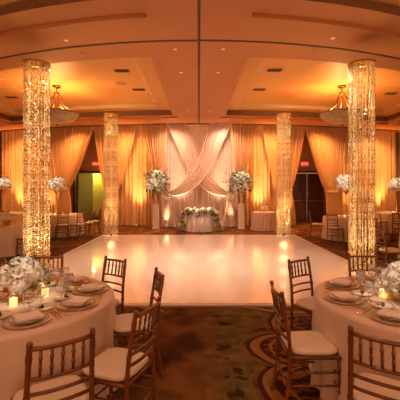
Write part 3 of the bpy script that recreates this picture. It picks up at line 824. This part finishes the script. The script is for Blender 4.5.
# cake table and cake
table(2.66, 14.45, .46, 'small round table under the blush cloth by the right back column', name='cake_table')
tablecloth(2.66, 14.45, .48, 'blush satin cloth gathered in folds on the cake table', M['pinkcloth'], 8, 14, amp=.03)
ck = empty('wedding_cake', (2.68, 14.42, H), 0, 'three tier ivory wedding cake on the blush cake table', 'cake')
MB().lathe([(.19, 0), (.19, .012), (.05, .016), (.05, .05), (.17, .055), (.175, .065)], n=28).build('cake_stand', M['gold'], ck)
z = .065
for r_, h_ in ((.145, .17), (.105, .15), (.07, .13)):
    MB().lathe([(r_, z), (r_, z + h_ - .01), (r_ - .01, z + h_)], n=28).build('tier', M['icing'], ck); z += h_
blooms(ck, (0, 0, z), .04, .04, .04, 6, .035, ROSES, 'topper_rose', 60, lo=0)

# ------------------------------------------------------------------ crystal columns
def strand_mesh(h, seed):
    rng = random.Random(seed); a = MB(); z = h; mi = []; pd = (.04, .14, .06, .80, .10, .22)[seed % 6]
    while z > .06:
        r_ = rng.choice((.009, .011, .013, .014)); hgt = r_ * rng.choice((1.3, 1.6, 2.2)); z -= hgt
        b = len(a.v); an = rng.random() * 3; n = 4
        jx, jy = rng.uniform(-.004, .004), rng.uniform(-.004, .004)
        a.v.append(Vector((jx, jy, z + hgt)))
        for k in range(n): a.v.append(Vector((jx + r_ * math.cos(an + k * PI / 2), jy + r_ * math.sin(an + k * PI / 2), z)))
        a.v.append(Vector((jx, jy, z - hgt)))
        for k in range(n):
            l = (k + 1) % n; a.face([b, b + 1 + k, b + 1 + l]); a.face([b + 5, b + 1 + l, b + 1 + k])
        mi += [int(rng.random() < pd)] * (2 * n)
        z -= hgt + rng.choice((.002, .003, .012))
    me = a.mesh('bead_strand', M['crystal']); me.materials.append(M['crystal_shade']); me.polygons.foreach_set('material_index', mi); return me
def column(x, y, h, z0, label, seed):
    core = 1.5
    r = empty('crystal_column', (x, y, z0), 0, label, 'column', 'crystal bead columns at the dance floor corners')
    hh = h - z0; rad = .232
    sm = [strand_mesh(hh - .05, seed + i) for i in range(6)]
    rng = random.Random(seed); n1, n2 = 46, 24
    for k in range(n1):
        a = 2 * PI * (k + (.32 if k % 2 else 0)) / n1 + rng.uniform(-.02, .02); q = rad + rng.uniform(-.008, .006)
        if rng.random() < .14: continue
        inst(sm[k % 6], 'bead_strand', r, (q * math.cos(a), q * math.sin(a), .03), (0, 0, a))
    for k in range(n2):
        a = 2 * PI * k / n2 + rng.uniform(-.06, .06); q = .165 + rng.uniform(-.02, .02)
        inst(sm[(3, 5, 3, 1)[k % 4]], 'bead_strand', r, (q * math.cos(a), q * math.sin(a), .03), (0, 0, a * 3))
    MB().lathe([(.27, 0), (.27, .015), (.25, .022)], n=40).build('base_plate', M['pedestal'], r)
    MB().lathe([(.246, hh - .04), (.248, hh), (.12, hh + .012), (.02, hh + .014)], n=40, capb=False).build('top_ring', M['gold'], r)
    for q in range(9):
        ld = bpy.data.lights.new('column_fill_light', 'POINT'); ld.energy = core; ld.color = (1, .74, .40); ld.shadow_soft_size = .14  # fill points added along the axis to brighten the beads, no fitting
        lo = bpy.data.objects.new('column_fill_light', ld); COL.objects.link(lo); lo.parent = r; lo.location = (0, 0, hh * (q + .7) / 9.3)
    MB().lathe([(.05, .022), (.06, .09), (.055, .10)], n=16).build('base_lamp', M['blackmetal'], r)
    for (z, rx, e, bl) in ((.13, 0, LCOL, .6), (hh - .08, PI, LCOL * .45, .6)):
        ld = bpy.data.lights.new('column_lamp', 'SPOT'); ld.energy = e; ld.color = (1, .80, .42); ld.spot_size = math.radians(62); ld.spot_blend = 1; ld.shadow_soft_size = .05
        lo = bpy.data.objects.new('column_lamp', ld); COL.objects.link(lo); lo.parent = r; lo.location = (0, 0, z); lo.rotation_euler = (PI if rx == 0 else 0, 0, 0)
LCOL = 150
column(-3.16, 6.82, 4.15, .03, 'tall crystal bead column near the left foreground table', 100)
column(3.17, 6.82, 4.15, .03, 'tall crystal bead column near the right foreground table', 200)
column(-3.12, 12.42, 4.36, .03, 'farther crystal bead column at the left back corner of the dance floor', 300)
column(3.00, 12.42, 4.36, .03, 'farther crystal bead column at the right back corner of the dance floor', 400)

# ------------------------------------------------------------------ background tables
def tall_piece(x, y, label, r_=.27, z=1.72, seed=1):
    t = empty('tall_centrepiece', (x, y, H), 0, label, 'flowers', 'tall white flower centrepieces')
    hh = z - H
    MB().lathe([(.09, 0), (.09, .01), (.02, .03), (.015, hh * .75), (.06, hh * .82), (.12, hh * .92), (.11, hh * .93), (.03, hh * .85)], n=20, capt=False).build('stand', M['gold'], t)
    blooms(t, (0, 0, hh + .12), r_ * .85, r_ * .85, r_ * .72, 30, r_ * .32, HYD + ROSES[:2], 'bloom', seed, lo=-.6)
    leaves(t, (0, 0, hh + .1), r_ * 1.1, r_, 60, .12, .025, M['palefoliage'], seed + 1, 0)
def bgtable(x, y, where, seed, chairs, tall=None, cloth='cloth', votives=3):
    table(x, y, .84, 'round banquet table under the cloth ' + where, group='background banquet tables')
    tablecloth(x, y, .85, 'champagne cloth on the round table ' + where, M['cloth'], seed, 16, group='background tablecloths', amp=.035)
    for (ang, rad, lab) in chairs:
        a = math.radians(ang); rad *= 1.06; place_chair(x + rad * math.cos(a), y + rad * math.sin(a), -math.cos(a), -math.sin(a), lab)
    if tall: tall_piece(*tall)
    words = ['leftmost', 'middle', 'rightmost']
    for k in range(votives):
        a = 3.8 + k * .9; put('votive', x + .3 * math.cos(a), y + .3 * math.sin(a), H, 0, 'lit votive %s, table %s' % (words[k], where))
bgtable(-5.45, 9.25, 'at the left edge beside the near left column', 61,
        [(-15, 1.30, 'background chair right of the table at the left edge, beside the column'), (-75, 1.28, 'background chair in front of the table at the left edge'), (60, 1.25, 'background chair behind the table at the left edge')])
t = empty('low_centrepiece', (-5.02, 9.12, H), 0, 'low cream flower bowl on the table at the left edge', 'flowers')
bowl(t, .12, .10); blooms(t, (0, 0, .17), .17, .17, .13, 22, .055, HYD + ROSES, 'bloom', 71, lo=-.2); leaves(t, (0, 0, .16), .22, .16, 40, .10, .02, M['palefoliage'], 72)
bgtable(-7.65, 13.7, 'in the far left corner by the wall drape', 62,
        [(-60, 1.28, 'background chair in front of the far left corner table'), (-10, 1.28, 'background chair right of the far left corner table')],
        (-7.65, 13.7, 'tall white centrepiece at the left edge in front of the wall drape', .28, 1.78, 81))
bgtable(-5.20, 12.95, 'between the near left column and the open doorway', 63,
        [(-62, 1.30, 'background chair seen from behind, left one of the pair before the doorway table'), (-38, 1.42, 'background chair seen from behind, right one of the pair before the doorway table'),
         (-8, 1.30, 'background chair side-on right of the doorway table, farther left of two'), (22, 1.42, 'background chair side-on right of the doorway table, nearest the dance floor'), (-100, 1.28, 'background chair before the doorway table beside the column')],
        (-5.28, 12.95, 'tall white centrepiece right of the near left crystal column', .30, 1.75, 82))
bgtable(5.12, 11.9, 'left of the near right column', 64,
        [(160, 1.22, 'background chair turned right standing before the dark double doors'), (-135, 1.30, 'background chair seen from behind, left of the pair before the right background table'),
         (-104, 1.28, 'background chair seen from behind, right of the pair before the right background table')],
        (5.0, 11.9, 'tall white centrepiece left of the near right crystal column', .32, 1.75, 83))
bgtable(7.85, 13.9, 'at the right edge by the wall drape', 65,
        [(-150, 1.28, 'background chair left of the table at the right edge'), (-110, 1.28, 'background chair in front of the table at the right edge'), (-70, 1.28, 'background chair rightmost in front of the table at the right edge')],
        (7.85, 13.9, 'tall white centrepiece in a gold vase at the right edge', .30, 1.72, 84))
for (bx, by, fx, fy, lab) in ((5.9, 9.4, .6, .6, 'background chair half hidden right of the near right column, back toward the dance floor'),
                              (5.35, 9.0, .9, .3, 'background chair right of the near right column facing the right side'),
                              (6.6, 11.6, -.3, -1, 'background chair standing alone between the two right background tables')):
    place_chair(bx, by, fx, fy, lab)
table(5.2, 7.35, .84, 'round banquet table at the right edge behind the right foreground table')
tablecloth(5.2, 7.35, .85, 'champagne cloth on the table at the right edge behind the foreground lilies', M['cloth'], 66)

# ------------------------------------------------------------------ ceiling fittings
def chandelier(x, y, label, power=120):
    PZ = CZ + (.45 if y > 8 else .38)
    t = empty('bowl_chandelier', (x, y, PZ), 0, label, 'chandelier')
    MB().lathe([(.12, -.05), (.14, -.02), (.14, 0)], n=24).build('ceiling_rose', M['bronze'], t)
    MB().tube([(0, 0, -.05), (0, 0, -.22)], .02).build('stem', M['bronze'], t)
    MB().lathe([(.02, -.30), (.07, -.27), (.09, -.22), (.03, -.20)], n=20).build('hub', M['bronze'], t)
    for k in range(6):
        a = k * PI / 3 + .3; c_, s_ = math.cos(a), math.sin(a)
        MB().tube([(.06 * c_, .06 * s_, -.24), (.16 * c_, .16 * s_, -.40), (.20 * c_, .20 * s_, -.60), (.45 * c_, .45 * s_, -.80), (.70 * c_, .70 * s_, -.90)], .014, 6).build('arm', M['bronze'], t)
    MB().lathe([(.70, -.90), (.66, -1.0), (.52, -1.12), (.30, -1.22), (.10, -1.26), (.01, -1.265), (.10, -1.25), (.30, -1.20), (.50, -1.10), (.64, -.99), (.68, -.90)], n=40, capb=False, capt=False).build('glass_bowl', M['alabaster'], t)
    MB().tube([(.70 * math.cos(2 * PI * k / 32), .70 * math.sin(2 * PI * k / 32), -.90) for k in range(32)], .022, 8, closed=True).build('rim', M['bronze'], t)
    MB().lathe([(.01, -1.32), (.035, -1.29), (.01, -1.26)], n=12).build('finial', M['bronze'], t)
    ld = bpy.data.lights.new('chandelier_lamp', 'POINT'); ld.energy = power; ld.color = (1, .50, .18); ld.shadow_soft_size = .12
    lo = bpy.data.objects.new('chandelier_lamp', ld); COL.objects.link(lo); lo.parent = t; lo.location = (0, 0, -.98)
chandelier(-4.68, 11.5, 'bronze pendant chandelier with alabaster bowl in the left ceiling recess')
chandelier(4.70, 11.5, 'bronze pendant chandelier with alabaster bowl in the right ceiling recess')

chandelier(-4.7, 2.2, 'added unseen bronze chandelier overhead in the near left ceiling recess', 60)  # this pair is added out of view to light the near ceiling
chandelier(4.7, 2.2, 'added unseen bronze chandelier overhead in the near right ceiling recess', 60)
def downlight(x, y, z, label, e=0, tx=None, ty=None, size=60, col=(1, .68, .42), r=.045, m='trim', blend=.7, tz=.4):
    t = empty('recessed_downlight', (x, y, z), 0, label, 'downlight')
    MB().lathe([(r, -.002), (r * 1.25, -.012), (r * 1.3, -.002)], n=20, capb=False, capt=False).build('trim_ring', M[m], t)
    MB().lathe([(r * 1.02, -.008), (.001, -.009)], n=20, capb=False, capt=False).build('lens', M['lens'] if e else M['trim'], t)
    if e:
        ld = bpy.data.lights.new('downlight_lamp', 'SPOT'); ld.energy = e; ld.color = col; ld.spot_size = math.radians(size); ld.spot_blend = blend; ld.shadow_soft_size = .08
        lo = bpy.data.objects.new('downlight_lamp', ld); COL.objects.link(lo); lo.parent = t; lo.location = (0, 0, -.03)
        if tx is not None:
            d = Vector((tx - x, ty - y, tz - z)); lo.rotation_euler = d.to_track_quat('-Z', 'Y').to_euler()
WARM = (1, .66, .46)
downlight(-.50, 7.33, CZ, 'small twin downlight left of the seam ahead of the cross track', 130, -.5, 8.0, 95, WARM)
downlight(.50, 7.33, CZ, 'small twin downlight right of the seam ahead of the cross track', 130, .5, 8.0, 95, WARM)
downlight(-.45, 8.8, CZ, 'second small downlight left of the seam toward the backdrop', 250, -.5, 9.5, 95, WARM)
downlight(.48, 8.8, CZ, 'second small downlight right of the seam toward the backdrop', 250, .5, 9.5, 95, WARM)
downlight(-.4, 13.2, CZ, 'tiny downlight left of the seam close to the backdrop', 110, -.6, 15.2, 70, (1, .62, .44))
downlight(.4, 13.2, CZ, 'tiny downlight right of the seam close to the backdrop', 110, .6, 15.2, 70, (1, .62, .44))
downlight(-2.5, 7.55, CZ, 'small downlight in the curved soffit above the left column', 0)
downlight(2.45, 7.4, CZ, 'small downlight in the curved soffit above the right column', 0)
downlight(-2.62, 6.9, CZ, 'small downlight left in the band before the curved track', 60, -2.4, 7.0, 80, WARM)
downlight(2.6, 6.8, CZ, 'small downlight right in the band before the curved track', 60, 2.4, 7.0, 80, WARM)
downlight(-.55, 2.2, CZ, 'downlight overhead between the tables, left of the seam', 90, -1.35, 2.9, 62, WARM)
downlight(.55, 2.2, CZ, 'downlight overhead between the tables, right of the seam', 90, 1.6, 2.9, 62, WARM)
downlight(-2.5, 11.2, CZ + .45, 'round flush speaker disc in the left ceiling recess', 0, r=.14)
PIN = (1, .88, .70)
downlight(-1.1, 1.5, CZ, 'added unseen narrow spot overhead aimed at the left rose centrepiece', 270, -1.54, 3.02, 11, PIN, tz=.92)  # overhead spots added to brighten the two foreground centrepieces
downlight(1.2, 1.5, CZ, 'added unseen narrow spot overhead aimed at the right lily centrepiece', 270, 1.74, 2.97, 11, PIN, tz=.92)
WASH = 330
AMB = (1, .44, .13)
for (x, lab) in ((-8.7, 'far left end'), (-5.6, 'left doorway'), (-3.2, 'left crystal column'), (-1.2, 'left swag'), (1.2, 'right swag'), (3.2, 'right crystal column'), (5.6, 'double doors'), (8.7, 'far right end')):  # row of washers added to brighten the drapes
    downlight(x, yw(x) - 1.30, CZ, 'added wall washer in the soffit above the ' + lab, WASH * (1 if abs(x) > 2 else .7), x, yw(x) + .1, 125, AMB if abs(x) > 2 else (1, .56, .36))
for (x, lab) in ((-1.84, 'left pedestal flowers'), (1.80, 'right pedestal flowers'), (.03, 'sweetheart table garland')):  # spots added to lift the backdrop flowers
    downlight(x * .8, 11.6, CZ, 'added narrow spot aimed at the ' + lab, 620 if x != .03 else 900, x, 14.95 if x != .03 else 14.0, 14, PIN, tz=1.95 if x != .03 else .7)
for (x, y, lab) in ((-7.65, 13.7, 'far left corner centrepiece'), (-5.28, 12.95, 'centrepiece beside the left column'), (5.0, 11.9, 'centrepiece beside the right column'), (7.85, 13.9, 'right edge centrepiece')):  # spots added to brighten the tall background flowers
    downlight(x * (1.15 if x == -5.28 else .8), y - 2.2, CZ + .45, 'added narrow spot aimed at the ' + lab, 650, x, y, 14, PIN, tz=1.85)
def vent(x, y, z, label):
    t = empty('air_vent', (x, y, z), 0, label, 'air vent')
    MB().box((0, 0, -.008), (.42, .22, .012)).build('frame', M['vent'], t)
    for k in range(4): MB().box((0, -.075 + k * .05, -.018), (.36, .012, .012)).build('slat', M['ceil_dark'], t)
vent(-2.05, 11.9, CZ + .45, 'dark air vent in the left recess nearest the seam')
vent(2.05, 11.9, CZ + .45, 'dark air vent in the right recess nearest the seam')
vent(-2.2, 10.0, CZ + .45, 'dark air vent in the left recess, closer to the camera')
vent(2.15, 9.95, CZ + .45, 'dark air vent in the right recess, closer to the camera')
vent(-6.9, 12.9, CZ + .45, 'dark air vent at the far left of the left recess')
vent(6.8, 12.4, CZ + .45, 'dark air vent at the far right of the right recess')

# ------------------------------------------------------------------ uplights
def uplight(x, dy, e, label, col=(1, .52, .16), tilt=15, size=54, z1=.0, lean=0):
    y = yw(x) + dy
    t = empty('led_uplight', (x, y, 0), 0, label, 'uplight')
    MB().lathe([(.07, 0), (.075, .02), (.065, .03)], n=16).build('foot', M['blackmetal'], t)
    MB().lathe([(.05, .03), (.065, .07), (.07, .17), (.062, .172)], n=16, capt=False).build('housing', M['whitecloth'], t)
    MB().lathe([(.062, .165), (.001, .166)], n=16, capb=False, capt=False).build('lens', M['lens'], t)
    ld = bpy.data.lights.new('uplight_lamp', 'SPOT'); ld.energy = e; ld.color = col; ld.spot_size = math.radians(size); ld.spot_blend = 1; ld.shadow_soft_size = .07
    lo = bpy.data.objects.new('uplight_lamp', ld); COL.objects.link(lo); lo.parent = t; lo.location = (0, 0, .2); lo.rotation_euler = (math.radians(180 - tilt) * 1, math.radians(lean), 0)
AMB = (1, .43, .12)
U = 560
uplight(-8.9, -.50, U, 'uplight at the foot of the left wall drape', AMB)
uplight(-7.2, -.50, U * .5, 'uplight on the floor left of the open doorway', AMB)
uplight(-3.95, -.50, U * .5, 'uplight behind the left back crystal column', AMB)
uplight(-2.78, -.50, U * .9, 'uplight at the foot of the amber drape left of the pedestal', (1, .48, .16))
uplight(-1.42, -.60, U * .14, 'uplight under the left swag tail', (1, .60, .30))
uplight(-.86, -.50, U * .7, 'uplight behind the sweetheart table, left one', (1, .60, .36))
uplight(.92, -.50, U * .7, 'uplight behind the sweetheart table, right one', (1, .60, .36))
uplight(1.42, -.60, U * .14, 'uplight under the right swag tail', (1, .60, .30))
uplight(2.75, -.50, U * .9, 'uplight behind the cake table', (1, .48, .16))
uplight(3.95, -.50, U * .5, 'uplight behind the right back crystal column', AMB)
uplight(7.3, -.50, U * .5, 'uplight on the floor right of the double doors', AMB)
uplight(9.0, -.50, U, 'uplight at the foot of the right wall drape', AMB)
# corridor fitting
t = empty('corridor_lamp', (-5.6, ywall(5.4) + 1.0, 2.96), 0, 'flush ceiling lamp in the corridor beyond the open doorway', 'lamp')
MB().lathe([(.16, -.05), (.18, -.03), (.18, 0)], n=20).build('diffuser', M['lens'], t)
ld = bpy.data.lights.new('corridor_lamp_light', 'POINT'); ld.energy = 80; ld.color = (1, .85, .45); ld.shadow_soft_size = .15
lo = bpy.data.objects.new('corridor_lamp_light', ld); COL.objects.link(lo); lo.parent = t; lo.location = (0, 0, -.12)

# ------------------------------------------------------------------ world, camera
w = bpy.data.worlds.new('World'); sc.world = w; w.use_nodes = True
w.node_tree.nodes['Background'].inputs[0].default_value = (1, .45, .22, 1)
w.node_tree.nodes['Background'].inputs[1].default_value = .9
cam = bpy.data.cameras.new('camera'); co = bpy.data.objects.new('camera', cam); COL.objects.link(co)
co.location = (0, 0, 1.7); co.rotation_euler = (PI / 2, 0, 0)
cam.sensor_width = 36; cam.lens = 31.5; cam.shift_x = 1 / 400; cam.shift_y = -11 / 400; cam.clip_start = .05
sc.camera = co
sc.view_settings.view_transform = 'Standard'; sc.view_settings.look = 'None'; sc.view_settings.gamma = 1
sc.view_settings.use_curve_mapping = False; sc.view_settings.exposure = .6
